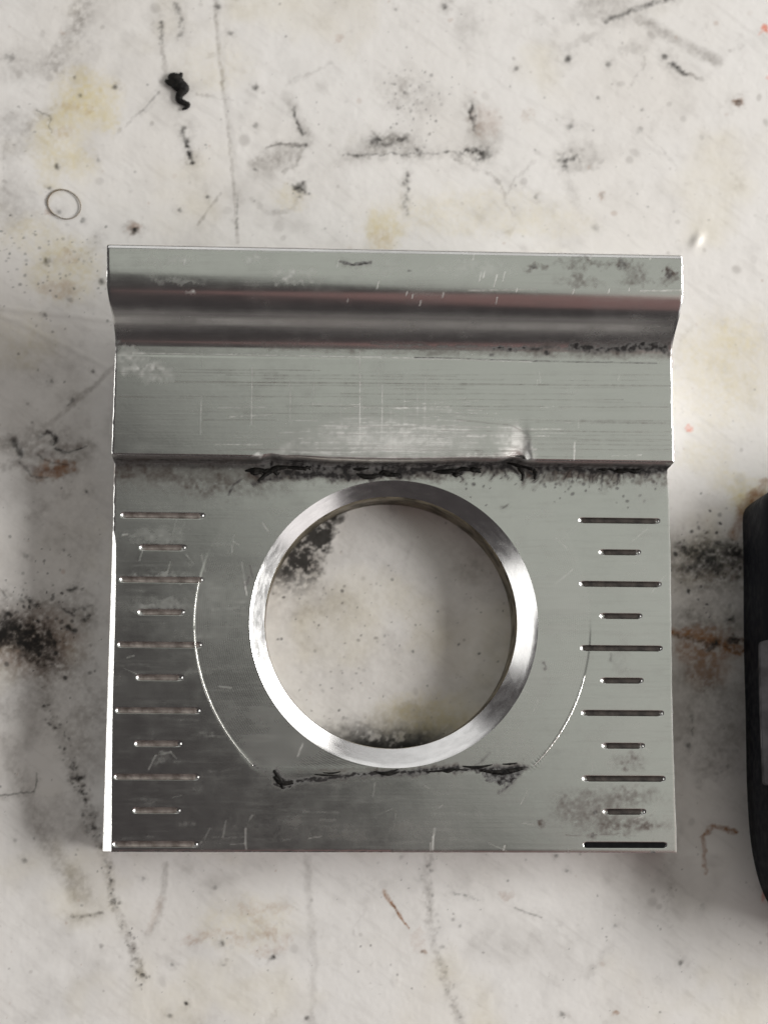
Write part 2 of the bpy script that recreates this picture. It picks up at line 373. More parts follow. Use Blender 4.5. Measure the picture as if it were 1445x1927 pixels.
    B('rust', 638, 72, 9, 8, .22); B('rust', 990, 215, 18, 14, .15, -45); B('rust', 1135, 367, 8, 6, .25); B('film_shade', 880, 45, 30, 45, .22); B('rust', 118, 60, 10, 6, .2)
    # yellowed patches
    for a in [(160, 185, 70, 62, .70), (110, 262, 62, 66, .5), (190, 225, 36, 30, .5), (95, 330, 30, 40, .35), (150, 310, 40, 35, .35), (722, 432, 44, 42, .75), (705, 425, 22, 16, .4), (120, 505, 75, 70, .5), (60, 440, 60, 40, .3),
              (880, 400, 200, 50, .22), (400, 120, 90, 60, .15), (1040, 420, 90, 30, .2), (1360, 700, 110, 120, .35), (1390, 640, 50, 40, .28), (1330, 860, 60, 40, .25), (30, 640, 90, 60, .2)]:
        B('yellow', *a)
    for a in [(130, 203, 22, 10, .14), (172, 205, 14, 5, .14), (118, 250, 18, 12, .14), (90, 400, 10, 8, .3), (110, 545, 40, 22, .22), (720, 450, 26, 22, .14), (130, 480, 26, 12, .18)]: B('rust', *a)
    S('grime', [(70, 206), (92, 218)], 4, .6, rag=.2); S('grime', [(92, 222), (97, 248)], 4, .5, rag=.5, br=.9)
    p.dots('grime', rng, 90, lambda r: (r.gauss(25, 35), r.gauss(460, 30)), 1.5, 4, .25, .7)
    p.dots('grime', rng, 70, lambda r: (r.gauss(115, 55), r.gauss(515, 55)), 1.5, 4.5, .25, .7); p.dots('grime', rng, 60, lambda r: (r.gauss(15, 25), r.gauss(200, 80)), 1.5, 4, .2, .5)
    B('film_shade', 20, 250, 50, 60, .3); B('film_shade', 20, 380, 60, 60, .28); B('film_shade', 60, 120, 80, 40, .25)
    # creases left of the clamp
    for q, hh in [([(-40, 572), (60, 586), (130, 592), (215, 604)], .00022), ([(-40, 580), (30, 602), (90, 636), (150, 664), (200, 690)], .00022), ([(1440, 590), (1380, 620)], .0001)]:
        S('h', q, 12, hh, rag=.08, br=.15, add=True); S('h', [(x+2, y+10) for x, y in q], 16, -hh*.7, rag=.08, br=.15, add=True)
    S('film_shade', [(215, 690), (165, 735), (90, 800), (70, 815)], 12, .40, rag=.3); S('grime', [(140, 750), (125, 762)], 6, .5); B('film_shade', 60, 680, 110, 50, .18)
    # torn, folded pit left of the step
    B('film_shade', 85, 850, 90, 55, .45); B('rust', 105, 885, 44, 18, .55, -10); B('film_shade', 100, 885, 50, 24, .6)
    S('grime', [(25, 828), (33, 843), (40, 856)], 13, .95, rag=.3, br=.2); S('grime', [(78, 822), (90, 812), (104, 822), (100, 835)], 11, .85, rag=.4, br=.5); S('grime', [(105, 845), (125, 853), (145, 848), (168, 838)], 8, .85, rag=.3, taper=True)
    S('film_shade', [(-10, 838), (25, 832)], 26, .6); S('grime', [(38, 870), (58, 893), (90, 900)], 6, .55, rag=.3); S('film_shade', [(0, 880), (40, 868)], 16, .4); S('grime', [(70, 858), (88, 868), (130, 876)], 4, .5, rag=.3)
    S('h', [(40, 860), (60, 840), (78, 828)], 18, .0012, rag=.2, br=.2, add=True); S('h', [(70, 850), (84, 842), (95, 852)], 14, .0018, rag=.2, br=.2, add=True); S('h', [(30, 868), (80, 880), (130, 868)], 16, .0012, rag=.2, br=.2, add=True)
    S('h', [(28, 830), (38, 855)], 16, -.0012, rag=.2, br=.1, add=True); S('h', [(90, 818), (115, 848), (150, 845)], 16, -.0012, rag=.2, br=.1, add=True); S('h', [(50, 885), (110, 895)], 18, -.0010, rag=.2, br=.1, add=True)
    # heavy grime patch at the left edge
    B('grime', 4, 1186, 34, 30, 1.0, br=.1); B('grime', 55, 1195, 62, 44, .85, 12, br=.8); B('grime', 80, 1235, 48, 34, .6, 30, br=.9); B('film_shade', 70, 1200, 110, 80, .6); S('film_shade', [(75, 1230), (85, 1290), (105, 1330)], 34, .5)
    for x0, y0, x1, y1, ww, d in [(55, 1130, 66, 1142, 8, .8), (66, 1138, 72, 1136, 5, .7), (118, 1145, 138, 1158, 8, .8), (128, 1112, 142, 1108, 8, .7), (125, 1180, 138, 1188, 12, .9), (98, 1200, 105, 1215, 8, .7), (156, 1168, 168, 1160, 8, .8), (140, 1150, 170, 1140, 8, .4), (0, 1110, 12, 1125, 6, .5)]:
        S('grime', [(x0, y0), (x1, y1)], ww, d, rag=.4)
    B('grime', 12, 1190, 48, 38, .95, br=.3); B('grime', 58, 1205, 52, 32, .7, 15, br=.8); B('rust', 60, 1210, 100, 70, .25)
    p.dots('grime', rng, 60, lambda r: (r.gauss(80, 55), r.gauss(1185, 45)), 1.5, 6, .35, .95); p.dots('grime', rng, 60, lambda r: (r.gauss(80, 55), r.gauss(1110, 60)), 1.5, 4, .25, .7)
    B('film_shade', 140, 1170, 60, 60, .35); B('film_shade', 20, 1320, 60, 60, .3)
    # dotted diagonal trail
    tr = spline([(85, 1320), (120, 1390), (140, 1450), (160, 1500), (178, 1570), (200, 1625), (210, 1690), (240, 1765), (258, 1810), (268, 1850)], 120)
    S('film_shade', [tuple(q) for q in tr[::8]], 22, .34, br=.9)
    for q in tr:
        for _ in range(2):
            if rng.random() < .42: B('grime', q[0]+rng.gauss(0, 7), q[1]+rng.gauss(0, 6), rng.uniform(2, 5), rng.uniform(2, 4.5), rng.uniform(.2, .7), rag=1)
    for x, y, r in [(135, 1445, 10), (150, 1462, 11), (155, 1490, 7), (172, 1560, 9), (210, 1697, 8)]: B('grime', x, y, r, r*.8, .8)
    S('film_shade', [(10, 1400), (50, 1500), (90, 1590), (150, 1685)], 46, .40, rag=.4); S('film_shade', [(80, 1300), (70, 1370), (20, 1440)], 30, .28); S('grime', [(-5, 1497), (40, 1494), (66, 1490), (70, 1455)], 4, .6, rag=.3)
    S('film_shade', [(140, 1640), (165, 1690)], 40, .32); S('grime', [(135, 1727), (165, 1724), (190, 1716)], 7, .38, rag=.3, br=.8); S('film_shade', [(185, 1720), (140, 1728)], 14, .4); S('film_shade', [(60, 1560), (95, 1600)], 30, .25)
    B('film_shade', 130, 1540, 80, 50, .3); B('film_shade', 160, 1360, 60, 120, .4)
    # below the clamp
    S('film_shade', [(312, 1630), (306, 1690), (295, 1735), (278, 1760)], 15, .34, rag=.3); S('rust', [(305, 1690), (280, 1755)], 14, .12)
    S('film_shade', [(578, 1612), (583, 1720), (592, 1800), (588, 1930)], 16, .24, rag=.4); S('film_shade', [(805, 1612), (806, 1700), (818, 1790), (845, 1870), (870, 1935)], 20, .30, rag=.5, br=.9)
    for x in np.linspace(0, 1, 26): B('grime', 806+60*x**2+rng.gauss(0, 6), 1615+300*x, 4, 4, rng.uniform(.1, .4))
    for q in [[(455, 1710), (500, 1712), (540, 1708)], [(350, 1770), (390, 1757), (440, 1755)], [(440, 1768), (500, 1765), (545, 1772)], [(470, 1720), (490, 1738)], [(480, 1795), (530, 1790)], [(500, 1752), (520, 1765)]]:
        S('rust', q, 20, .15, soft=1, rag=.9, br=.9)
    B('yellow', 470, 1740, 110, 60, .25); B('rust', 370, 1770, 26, 9, .16, -20)
    S('rust', [(722, 1680), (735, 1700), (752, 1722), (770, 1748)], 10, .8, rag=.3, taper=True); S('grime', [(738, 1703), (748, 1718)], 4, .4, rag=.3); B('rust', 790, 1770, 14, 24, .14)
    S('grime', [(855, 1684), (880, 1688), (902, 1694)], 6, .4, rag=.3, br=.8); S('grime', [(968, 1710), (1020, 1727)], 4, .4, rag=.2, br=.6); B('rust', 955, 1685, 16, 7, .2); B('rust', 1155, 1904, 8, 6, .5); B('rust', 797, 1792, 6, 5, .4)
    B('h', 745, 1850, 10, 12, .00025*1, rag=.3, br=0)
    # right of the clamp, beside the black tool
    for a in [(1290, 1035, 20, 16, .8), (1330, 1052, 26, 22, .85), (1382, 1042, 17, 27, 1.0), (1352, 1020, 10, 8, .7), (1350, 1072, 14, 10, .8), (1300, 1070, 30, 16, .6), (1376, 1166, 9, 8, .85), (1343, 1218, 15, 15, .95), (1380, 1202, 17, 14, .95), (1410, 963, 11, 8, .9)]:
        B('grime', *a, br=.5)
    B('film_shade', 1335, 1060, 100, 70, .85, br=.5); B('film_shade', 1340, 1170, 90, 70, .6); B('grime', 1345, 1045, 60, 34, .55, br=.9); B('film_shade', 1345, 1300, 90, 150, .35); B('rust', 1335, 1215, 80, 40, .45, br=.8); S('rust', [(1265, 1190), (1320, 1196), (1360, 1215), (1405, 1230)], 18, .7, rag=.6); S('grime', [(1270, 1195), (1340, 1210), (1400, 1228)], 7, .5, rag=.6, br=.9)
    B('rust', 1330, 1265, 50, 36, .35); B('film_shade', 1310, 1270, 50, 40, .5); B('film_shade', 1340, 1380, 90, 120, .28)
    B('yellow', 1425, 945, 55, 40, .9); B('rust', 1432, 942, 36, 22, .55); S('rust', [(1420, 930), (1395, 965), (1382, 1005)], 24, .5); B('yellow', 1370, 905, 40, 30, .35); S('rust', [(1440, 905), (1425, 930)], 16, .4)
    S('rust', [(1328, 1572), (1342, 1556), (1358, 1558), (1382, 1566)], 12, .75, rag=.4); S('rust', [(1322, 1575), (1326, 1610), (1328, 1645)], 8, .45, rag=.4); S('grime', [(1302, 1345), (1304, 1380)], 5, .35)
    p.dots('grime', rng, 90, lambda r: (r.gauss(1330, 45), r.gauss(1060, 45)), 1.5, 6, .3, .9)
    # inside the bore
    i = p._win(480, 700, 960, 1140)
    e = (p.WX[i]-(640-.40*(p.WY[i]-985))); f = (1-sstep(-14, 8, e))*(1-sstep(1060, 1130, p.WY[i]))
    p.put('grime', i, f*sstep(.30, .50, p.n1[i]*.6+p.n2[i]*.4)*.95); p.put('film_shade', i, f*.65)
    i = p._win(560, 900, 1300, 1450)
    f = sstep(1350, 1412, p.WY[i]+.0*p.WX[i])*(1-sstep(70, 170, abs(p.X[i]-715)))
    p.put('grime', i, f*sstep(.30, .50, p.n1[i]*.6+p.n2[i]*.4)); p.put('film_shade', i, f*.6); B('yellow', 800, 1350, 110, 50, .45); B('film_shade', 760, 1370, 150, 40, .4); B('film_shade', 770, 1335, 34, 16, .5)
    B('film_shade', 735, 1170, 260, 260, .24, soft=1, br=.25); B('film_shade', 600, 1200, 120, 120, .18, soft=1)  # shade on the bore floor, painted in as broad dark blobs
    B('film_shade', 130, 1020, 130, 330, .22, soft=1, br=.5); B('film_shade', 580, 1130, 90, 40, .3); B('film_shade', 900, 1040, 70, 90, .25)  # first blob paints in the shade left of the clamp
    p.dots('grime', rng, 70, lambda r: (r.uniform(500, 960), r.uniform(1060, 1400)), 1.5, 4, .2, .7); p.dots('grime', rng, 50, lambda r: (r.gauss(660, 70), r.gauss(1200, 90)), 2, 5, .15, .5)
    # flecks everywhere
    p.dots('grime', rng, 1100, lambda r: (r.uniform(-100, 1560), r.uniform(-80, 2000)), 1.0, 3.2, .08, .5)
    p.dots('film_shade', rng, 420, lambda r: (r.uniform(-100, 1560), r.uniform(-80, 2000)), 3, 12, .08, .4)
    p.dots('rust', rng, 140, lambda r: (r.uniform(-100, 1560), r.uniform(-80, 2000)), 2, 7, .06, .3)
    for _ in range(80):
        x, y, a, l = rng.uniform(-60, 1500), rng.uniform(-40, 1960), rng.gauss(1.9, .5), rng.uniform(20, 110)
        S('film_shade', [(x, y), (x+math.cos(a)*l*.5+rng.gauss(0, 4), y+math.sin(a)*l*.5), (x+math.cos(a)*l, y+math.sin(a)*l)], rng.uniform(4, 30), rng.uniform(.05, .22), soft=1, rag=.7, br=.9)
    # blister top right of the clamp and general relief
    dx, dy = (X-1311), (Y-452); u = dx*.8+dy*.55; v = -dx*.55+dy*.8
    h = .22*p.c['h']+.0006*np.exp(-(u/9)**2-(v/15)**2)
    h = h+(.00010*(fbm(X, Y, 90, 91, 3)-.5)+.00010*(fbm(X, Y, 34, 95, 4)-.5)+.00002*(vnoise(X/6, Y/6, 97)-.5))*inpic
    h = h-.00006
    # the clamp rests on it: nothing stands up under its foot
    under = (GX > -.0535) & (GX < .0535) & (GY > -.043) & (GY < .0505) & (np.hypot(GX, GY-.0006) > .0232)
    h = np.where(under, np.minimum(h, -.00002), h)
    P[..., 2] = h
    ny, nx = GX.shape; idx = np.arange(nx*ny).reshape(ny, nx)
    F = np.stack([idx[:-1, :-1], idx[:-1, 1:], idx[1:, 1:], idx[1:, :-1]], -1).reshape(-1, 4)
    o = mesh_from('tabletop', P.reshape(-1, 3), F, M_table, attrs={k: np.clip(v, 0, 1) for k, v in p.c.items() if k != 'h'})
    o['kind'] = 'structure'
    return o
build_table()

# ------------------------------------------------------------------ the aluminium clamp
ROOT = bpy.data.objects.new('aluminium_clamp', None); COL.objects.link(ROOT); ROOT.empty_display_size = .01
tag(ROOT, 'machined aluminium clamp with a countersunk round hole, engraved scale lines and raised top lip', 'clamp')
HC = (.42, .14); HR = 27.15                       # countersink rim (mm)
IC = (-.02, .55); IR = 23.95; IZ = 8.6            # bore
MARKS = []                                        # (x0, x1, y)
for k in range(6):
    y = 20-12.2*k
    for s in (-1, 1): MARKS.append((s, 35.7 if s > 0 else 35.7, 51.0, y, k == 5 and s > 0))
for k in range(5):
    y = 20-12.2*(k+.5)
    for s in (-1, 1): MARKS.append((s, 39.5 if s > 0 else 39.0, 47.2 if s > 0 else 47.4, y, False))
EDGE = 30.25
PROF = [(-42.4, 11), (EDGE-.12, 11), (EDGE+.10, 16.3), (EDGE+.35, 16.75), (49.3, 17.15), (49.45, 17.12), (51.3, 17.45), (52.2, 17.9), (53.4, 19.2), (55.0, 21.6), (56.6, 24.1), (57.9, 25.9), (59.0, 27.0), (60.2, 27.75), (61.5, 28.05), (63.5, 28.15), (67.6, 28.0), (68.3, 25.2), (68.6, 24.7)]
py_, pz_ = np.array(PROF).T
_k = [(51.3, 17.2), (52.3, 17.55), (53.4, 18.4), (54.6, 19.8), (56.0, 21.7), (57.4, 23.4), (58.8, 24.5), (60.2, 25.15), (62.0, 25.5), (64.0, 25.6), (67.6, 25.45)]
_sp = spline(_k, 120)
py_ = np.concatenate([py_[:6], _sp[:, 0], py_[-2:]]); pz_ = np.concatenate([pz_[:6], _sp[:, 1], pz_[-2:]])
def ztop(y): return np.interp(y, py_, pz_)
def zbot(y): return np.interp(y, [-50, 50.5, 50.6, 53.5, 59.5, 61.0, 70], [0, 0, 12.0, 14.0, 19.4, 20.2, 20.3])
def dent_edge(x):                                 # how far the front edge of the step is pushed back (+) or bulges (-), mm
    return .85*np.exp(-((x-22.5)/2.3)**2)+.25*np.exp(-((x-15)/6)**2)+.50*np.exp(-((x+23)/1.6)**2)+.18*np.exp(-((x+18)/3)**2)-.22*np.exp(-((x+4)/11)**2)
def dent_depth(x):
    a = sstep(-27.5, -19, x)*(1-sstep(24.2, 26.1, x))
    return a*(.08+.95*np.exp(-((x-24.4)/2.8)**2)+.02*np.sin(x*.9))
sq = 28.55
SX0, SX1, SY0, SY1 = HC[0]-sq, HC[0]+sq, HC[1]-sq, HC[1]+sq
def lines(fixed, a, b, step, extra=()):
    pts = sorted(set([a, b]+list(fixed))); out = []
    for p, q in zip(pts[:-1], pts[1:]):
        n = max(1, int(math.ceil((q-p)/step))); out += list(np.linspace(p, q, n+1)[:-1])
    out.append(b)
    ex = [e for e in extra]
    out = [v for v in out if all(abs(v-e) > .05 for e in ex) or v in pts]+ex
    return np.array(sorted(set(np.round(out, 5))))
gy = []
for m in MARKS: gy += [m[3]+d for d in (-.6, -.5, -.4, -.3, -.15, 0, .15, .3, .4, .5, .6)]
XL, XR = -52.55, 52.95
xs = lines([SX0, SX1, -51.9, 52.6], XL, XR, .19)
ys = lines([SY0, SY1]+[y for y in (-42.3, EDGE-.12, EDGE+.10, EDGE+.35, 49.3, 49.45, 67.6, 68.3)], -42.4, 68.6, .19, sorted(set(round(g, 5) for g in gy)))
iy0, iy1 = np.argmin(abs(ys-SY0)), np.argmin(abs(ys-SY1)); ix0, ix1 = np.argmin(abs(xs-SX0)), np.argmin(abs(xs-SX1))
GX, GY = np.meshgrid(xs, ys)
def spot(x, y):                                   # shallow spot-faced ring round the bore
    r = np.hypot(x-.27, y-.13)
    return -.06*(1-sstep(37.1, 37.4, r))*sstep(-28.2, -26.2, y)*(1-sstep(2, 9, y+.16*(x-.4)))
def groove(x, y):
    z = np.zeros_like(x)
    for s, a, b, my, bl in MARKS:
        x0, x1 = (a, b) if s > 0 else (-b, -a)
        x0 += .42; x1 -= .42
        m = (abs(y-my) < .7) & (x > x0-1) & (x < x1+1)
        if not m.any(): continue
        dx = np.maximum(np.maximum(x0-x[m], x[m]-x1), 0); d = np.hypot(dx, y[m]-my)
        z[m] = np.minimum(z[m], -.34*(1-sstep(.24, .56, d))+.035*np.exp(-((d-.58)/.09)**2))
    return z
def height(x, y):
    z = ztop(y)+spot(x, y)+groove(x, y)
    wv = sstep(EDGE+.1, EDGE+.3, y)*np.exp(-np.maximum(y-EDGE-.3, 0)/2.6)
    z = z-dent_depth(x)*wv
    return z+.012*(fbm(x, y, 9, 7, 3)-.5)
Z = height(GX, GY)
gx = GX.copy(); gyw = GY+dent_edge(GX)*np.exp(-np.abs(GY-EDGE)/1.6)*sstep(28.8, 29.9, GY)
# sawn sides are not quite straight; the fold line wanders
wobL = -1.1*sstep(52, 62, GY)+.10*np.sin(GY*.13+1)+.10*(vnoise(GY*0+3, GY/2.5, 5)-.5)*.6; wobR = .45*sstep(52, 62, GY)+.12*np.sin(GY*.11)-.12*sstep(25, 31, GY)+.12*sstep(29.9, 30.4, GY)+.08*(vnoise(GY*0+7, GY/2.2, 6)-.5)
gx = gx+wobL*np.exp(-(gx-XL)/2)+wobR*np.exp(-(XR-gx)/2)
def filed(y):                                     # inner edge of the filed bevel on the left side
    t = (16.9-y)/59.2; wdt = np.where(y < 16.2, .55+.75*t, .15+.4*(16.9-y)/.7)
    return XL+.10*np.sin(y*.13+1)+.14+wdt*.75*np.minimum(1, (16.9-y)/3+.2)
gx = np.where(GY < 16.9, np.maximum(gx, filed(GY)+(GX-XL)*.02), gx)
# small broken edges along the sides and the front
edge = np.minimum.reduce([np.where(GY < 16.9, 9., GX-XL), XR-GX, (GY+42.4)*.55])
Z = Z-np.where((GX > 0) & (GY < EDGE), (.05), .16*(.55+.7*vnoise(GX*.9, GY*1.7, 77)))*(1-np.clip(edge/.30, 0, 1))**2
V = np.stack([gx, gyw, Z], -1)*MM
ny, nx = GX.shape; idx = np.arange(nx*ny).reshape(ny, nx)
q = np.stack([idx[:-1, :-1], idx[:-1, 1:], idx[1:, 1:], idx[1:, :-1]], -1)
keep = np.ones(q.shape[:2], bool); keep[iy0:iy1, ix0:ix1] = False
F = [q[keep].reshape(-1, 4)]
allV = [V.reshape(-1, 3)]; nv = nx*ny
# rings from the square to the round rim
per = [(iy0, i) for i in range(ix0, ix1)]+[(j, ix1) for j in range(iy0, iy1)]+[(iy1, i) for i in range(ix1, ix0, -1)]+[(j, ix0) for j in range(iy1, iy0, -1)]
pidx = np.array([idx[j, i] for j, i in per]); pp = V.reshape(-1, 3)[pidx]/MM
ang = np.arctan2(pp[:, 1]-HC[1], pp[:, 0]-HC[0])
rim = np.stack([HC[0]+HR*np.cos(ang), HC[1]+HR*np.sin(ang)], -1)
prev = pidx; NR = 26; m = len(per)
for r in range(1, NR+1):
    t = r/NR; xy = pp[:, :2]*(1-t)+rim*t
    z = 11+spot(xy[:, 0], xy[:, 1])+.012*(fbm(xy[:, 0], xy[:, 1], 9, 7, 3)-.5)
    allV.append(np.column_stack([xy, z])*MM); cur = np.arange(nv, nv+m); nv += m
    F.append(np.stack([prev, np.roll(prev, -1), np.roll(cur, -1), cur], -1)); prev = cur
# skirts down to the foot, and the underside of the overhanging lip
def skirt(ids, pts):
    global nv
    y = pts[:, 1]/MM; b = pts.copy(); b[:, 2] = zbot(y)*MM
    allV.append(pts.copy()); ids = np.arange(nv, nv+len(ids)); nv += len(ids)      # own upper row: a crisp arris
    allV.append(b); cur = np.arange(nv, nv+len(ids)); nv += len(ids)
    F.append(np.stack([ids[:-1], cur[:-1], cur[1:], ids[1:]], -1)); return cur
VV = V.reshape(-1, 3)
lft, rgt = idx[::-1, 0], idx[:, -1]
cl = skirt(lft, VV[lft]); cr = skirt(rgt, VV[rgt]); skirt(idx[0, :], VV[idx[0, :]]); skirt(idx[-1, ::-1], VV[idx[-1, ::-1]])
F.append(np.stack([cl[::-1][:-1], cl[::-1][1:], cr[1:], cr[:-1]], -1)[ys[:-1] > 50.0])
AV = np.concatenate(allV); AF = np.concatenate(F)
used = np.zeros(len(AV), bool); used[AF.ravel()] = True
remap = np.cumsum(used)-1; AV = AV[used]; AF = remap[AF]
X, Y = to_photo(AV)
p = Painter(X, Y, ('grime', 'film_shade', 'scuff_glint')); S, B = p.stroke, p.blob; rng = random.Random(9)
wx, wy = AV[:, 0]/MM, AV[:, 1]/MM
top = (AV[:, 2]/MM > ztop(wy)-2.0) | ((wy > EDGE-.5) & (wy < EDGE+1.3) & (AV[:, 2]/MM > 10.5))
# brushed streaks along the length, hazy patches
p.c['scuff_glint'] += .08*sstep(.5, .85, fbm(X/14, Y, 5, 23, 3))+.05*sstep(.5, .85, fbm(X, Y, 60, 27, 4))
rr_ = np.hypot(wx-.27, wy-.13); disc = (rr_ < 37.3) & (wy > -27) & (wy < 22)
p.c['scuff_glint'] += .10*disc                             # the spot-faced disc is a touch duller
p.c['film_shade'] += .06*sstep(.5, .8, fbm(X/20, Y, 4, 35, 2))+.06*sstep(.5, .85, fbm(X, Y, 80, 37, 4))
# lip: white scuffs, brown spots, one black scrape
for a in [(300, 492, 60, 10, .30), (545, 515, 36, 18, .50), (350, 485, 30, 8, .4), (480, 488, 26, 9, .45), (330, 525, 60, 8, .25), (560, 535, 20, 6, .4), (355, 552, 10, 5, .6), (710, 500, 50, 18, .2), (890, 505, 90, 20, .22), (590, 520, 16, 14, .35)]: B('scuff_glint', *a, br=.9)
for x, y, l in [(350, 490, 16), (638, 495, 14), (713, 535, 14), (892, 484, 8), (906, 520, 18), (912, 516, 12), (935, 528, 22), (950, 520, 18), (973, 545, 6), (792, 570, 10), (936, 565, 12), (777, 557, 6), (1080, 548, 8), (1112, 484, 8), (1225, 484, 8), (835, 555, 8), (766, 552, 6), (655, 565, 6), (1185, 545, 5), (1146, 547, 6)]:
    S('scuff_glint', [(x, y-l/2), (x-l*.25, y+l/2)], 3, .9, rag=.08, br=.3)
S('scuff_glint', [(882, 546), (1010, 544)], 3, .45, rag=.05, br=.7); S('scuff_glint', [(1205, 547), (1280, 546)], 3, .7, rag=.05, br=.5); S('scuff_glint', [(205, 469), (700, 474), (1280, 480)], 4, .35, rag=.05)
S('grime', [(640, 491), (668, 497), (698, 494)], 4, .85, rag=.2, br=.5); S('grime', [(645, 495), (690, 492)], 3, .5, rag=.3); B('grime', 771, 510, 5, 3, .5)
for a in [(1178, 500, 36, 12, .75), (1195, 520, 24, 16, .5), (1255, 512, 12, 14, 1.0), (1258, 524, 20, 16, .7), (1095, 496, 60, 10, .45), (1090, 520, 14, 14, .6), (1005, 503, 16, 7, .75), (1025, 503, 8, 6, .7), (1058, 492, 10, 5, .6), (1130, 495, 20, 6, .6), (1090, 530, 50, 10, .35), (1200, 532, 40, 6, .4)]: B('film_shade', *a, br=.9)
B('grime', 1255, 514, 8, 9, .55, br=.8); B('grime', 1004, 503, 7, 4, .6); B('grime', 1172, 498, 12, 4, .4)
# valley below the lip
B('film_shade', 400, 645, 260, 22, .2, soft=1, br=.3); S('film_shade', [(500, 650), (800, 662), (1268, 668)], 16, .5, rag=.4); S('grime', [(700, 646), (850, 652), (1000, 654), (1100, 655)], 5, .55, rag=.3, br=.9)
S('grime', [(1080, 654), (1140, 655), (1200, 652), (1245, 656)], 17, .95, rag=.7, br=.6); S('grime', [(1210, 660), (1262, 662)], 8, .7, rag=.6, br=.9); S('grime', [(930, 655), (1020, 655)], 7, .7, rag=.6, br=.9); S('film_shade', [(1000, 656), (1262, 656)], 34, .5)
B('grime', 1030, 664, 5, 5, .95); B('grime', 925, 668, 4, 3, .9); S('grime', [(214, 612), (215, 660)], 7, .8, rag=.2); B('grime', 221, 640, 6, 10, .6)
S('grime', [(780, 672), (1000, 679), (1235, 683)], 2.2, .8, rag=.03, br=.7); S('scuff_glint', [(250, 664), (500, 668), (800, 674), (1000, 680)], 3, .8, rag=.04, br=.6)
# face above the step
B('scuff_glint', 270, 690, 70, 26, .55, 15, br=.8); B('scuff_glint', 240, 660, 22, 12, .5)
for x, y0, y1, d in [(378, 745, 815, .6), (380, 655, 690, .3), (475, 690, 800, .75), (545, 715, 800, .5), (591, 688, 770, .5), (677, 660, 830, .9), (680, 700, 780, .4), (720, 725, 830, .85), (650, 700, 760, .4), (712, 690, 735, .4), (762, 700, 860, .35), (800, 710, 830, .45), (785, 740, 800, .5), (1081, 832, 866, 1.0), (1015, 700, 720, .5), (1012, 715, 725, .5), (805, 805, 835, .6), (1165, 705, 715, .4), (1088, 790, 805, .4), (640, 740, 800, .4), (735, 770, 850, .4)]:
    S('scuff_glint', [(x, y0), (x+rng.uniform(-3, 3), y1)], 2.6, d, rag=.06, br=.6)
for k in range(150):
    y = 750+112*rng.random()**.7; x = rng.gauss(760, 120); l = rng.uniform(20, 130)
    S('scuff_glint', [(x-l/2, y+rng.uniform(-2, 2)), (x+l/2, y+rng.uniform(-3, 3))], rng.uniform(1.5, 2.8), rng.uniform(.15, .65), rag=.05, br=.8)
B('scuff_glint', 740, 828, 235, 52, .8, soft=1, rag=.5, br=.2); B('scuff_glint', 984, 840, 17, 34, 1.0, -22, soft=.9, br=.25); B('scuff_glint', 960, 825, 40, 30, .5, soft=1, br=.4); B('scuff_glint', 486, 855, 8, 6, 1.0, br=.1); B('scuff_glint', 540, 850, 50, 14, .5, -10, soft=1)  # scuffing that also paints in the highlights of the bulge and dents
for k in range(50):
    y = rng.uniform(690, 858); x = rng.uniform(230, 1250); l = rng.uniform(80, 500)
    S('film_shade', [(x-l/2, y), (x+l/2, y+rng.uniform(-1, 3))], 2.2, rng.uniform(.12, .4), rag=.02, br=.6)
S('film_shade', [(330, 718), (700, 721), (1268, 726)], 3, .55, rag=.02, br=.5); S('film_shade', [(860, 790), (960, 800), (985, 812)], 3, .5, rag=.05); S('film_shade', [(520, 790), (380, 790)], 3, .3, rag=.05); B('film_shade', 900, 860, 70, 8, .4)
# crud under the step
S('film_shade', [(215, 882), (330, 888), (480, 892)], 46, .95, rag=.7, br=.5); B('film_shade', 400, 905, 150, 34, .6, br=.8); B('film_shade', 250, 900, 60, 30, .35)
S('grime', [(216, 872), (480, 876), (750, 880), (1000, 880), (1262, 884)], 9, .55, rag=.4, br=.6)
S('grime', [(500, 872), (520, 868), (600, 880), (760, 880)], 12, .8, rag=.5, br=.5); S('grime', [(478, 912), (492, 900), (515, 882), (540, 878)], 9, .95, rag=.3, br=.2, taper=True); S('grime', [(488, 903), (535, 896)], 8, .8, rag=.3)
S('grime', [(540, 890), (580, 893), (640, 895), (700, 896), (770, 888), (850, 884), (960, 876)], 9, .95, rag=.5, br=.35); S('grime', [(490, 886), (600, 890), (700, 893), (800, 888), (900, 881), (1000, 879)], 13, .75, rag=.8, br=.8); S('film_shade', [(490, 890), (700, 896), (1000, 884)], 24, .8, soft=1, rag=.8); S('grime', [(620, 900), (640, 896)], 10, .9); S('grime', [(700, 893), (800, 884), (960, 868)], 9, .9, rag=.5, br=.5)
S('grime', [(830, 886), (858, 890), (872, 902)], 7, .95, rag=.3, br=.2, taper=True); S('grime', [(430, 932), (440, 912), (455, 902)], 4, .8, rag=.2); S('grime', [(545, 893), (580, 897)], 12, .8)
S('grime', [(955, 878), (975, 890), (984, 908)], 9, .95, rag=.3, br=.2, taper=True); S('grime', [(985, 880), (1003, 895), (1008, 910)], 8, .95, rag=.3, br=.2, taper=True); S('grime', [(1000, 880), (1130, 884), (1262, 884)], 11, .95, rag=.6, br=.4)
S('film_shade', [(1000, 892), (1130, 896), (1250, 896)], 30, .9, rag=.9, br=.9)
for k in range(60):
    x = rng.uniform(990, 1250); y = 886; l = rng.uniform(6, 34)*(1.2 if 1080 < x < 1150 else .8)
    S('grime', [(x, y), (x-rng.uniform(-2, 12), y+l)], rng.uniform(3, 6), rng.uniform(.3, .9), rag=.4, br=.7, taper=True)
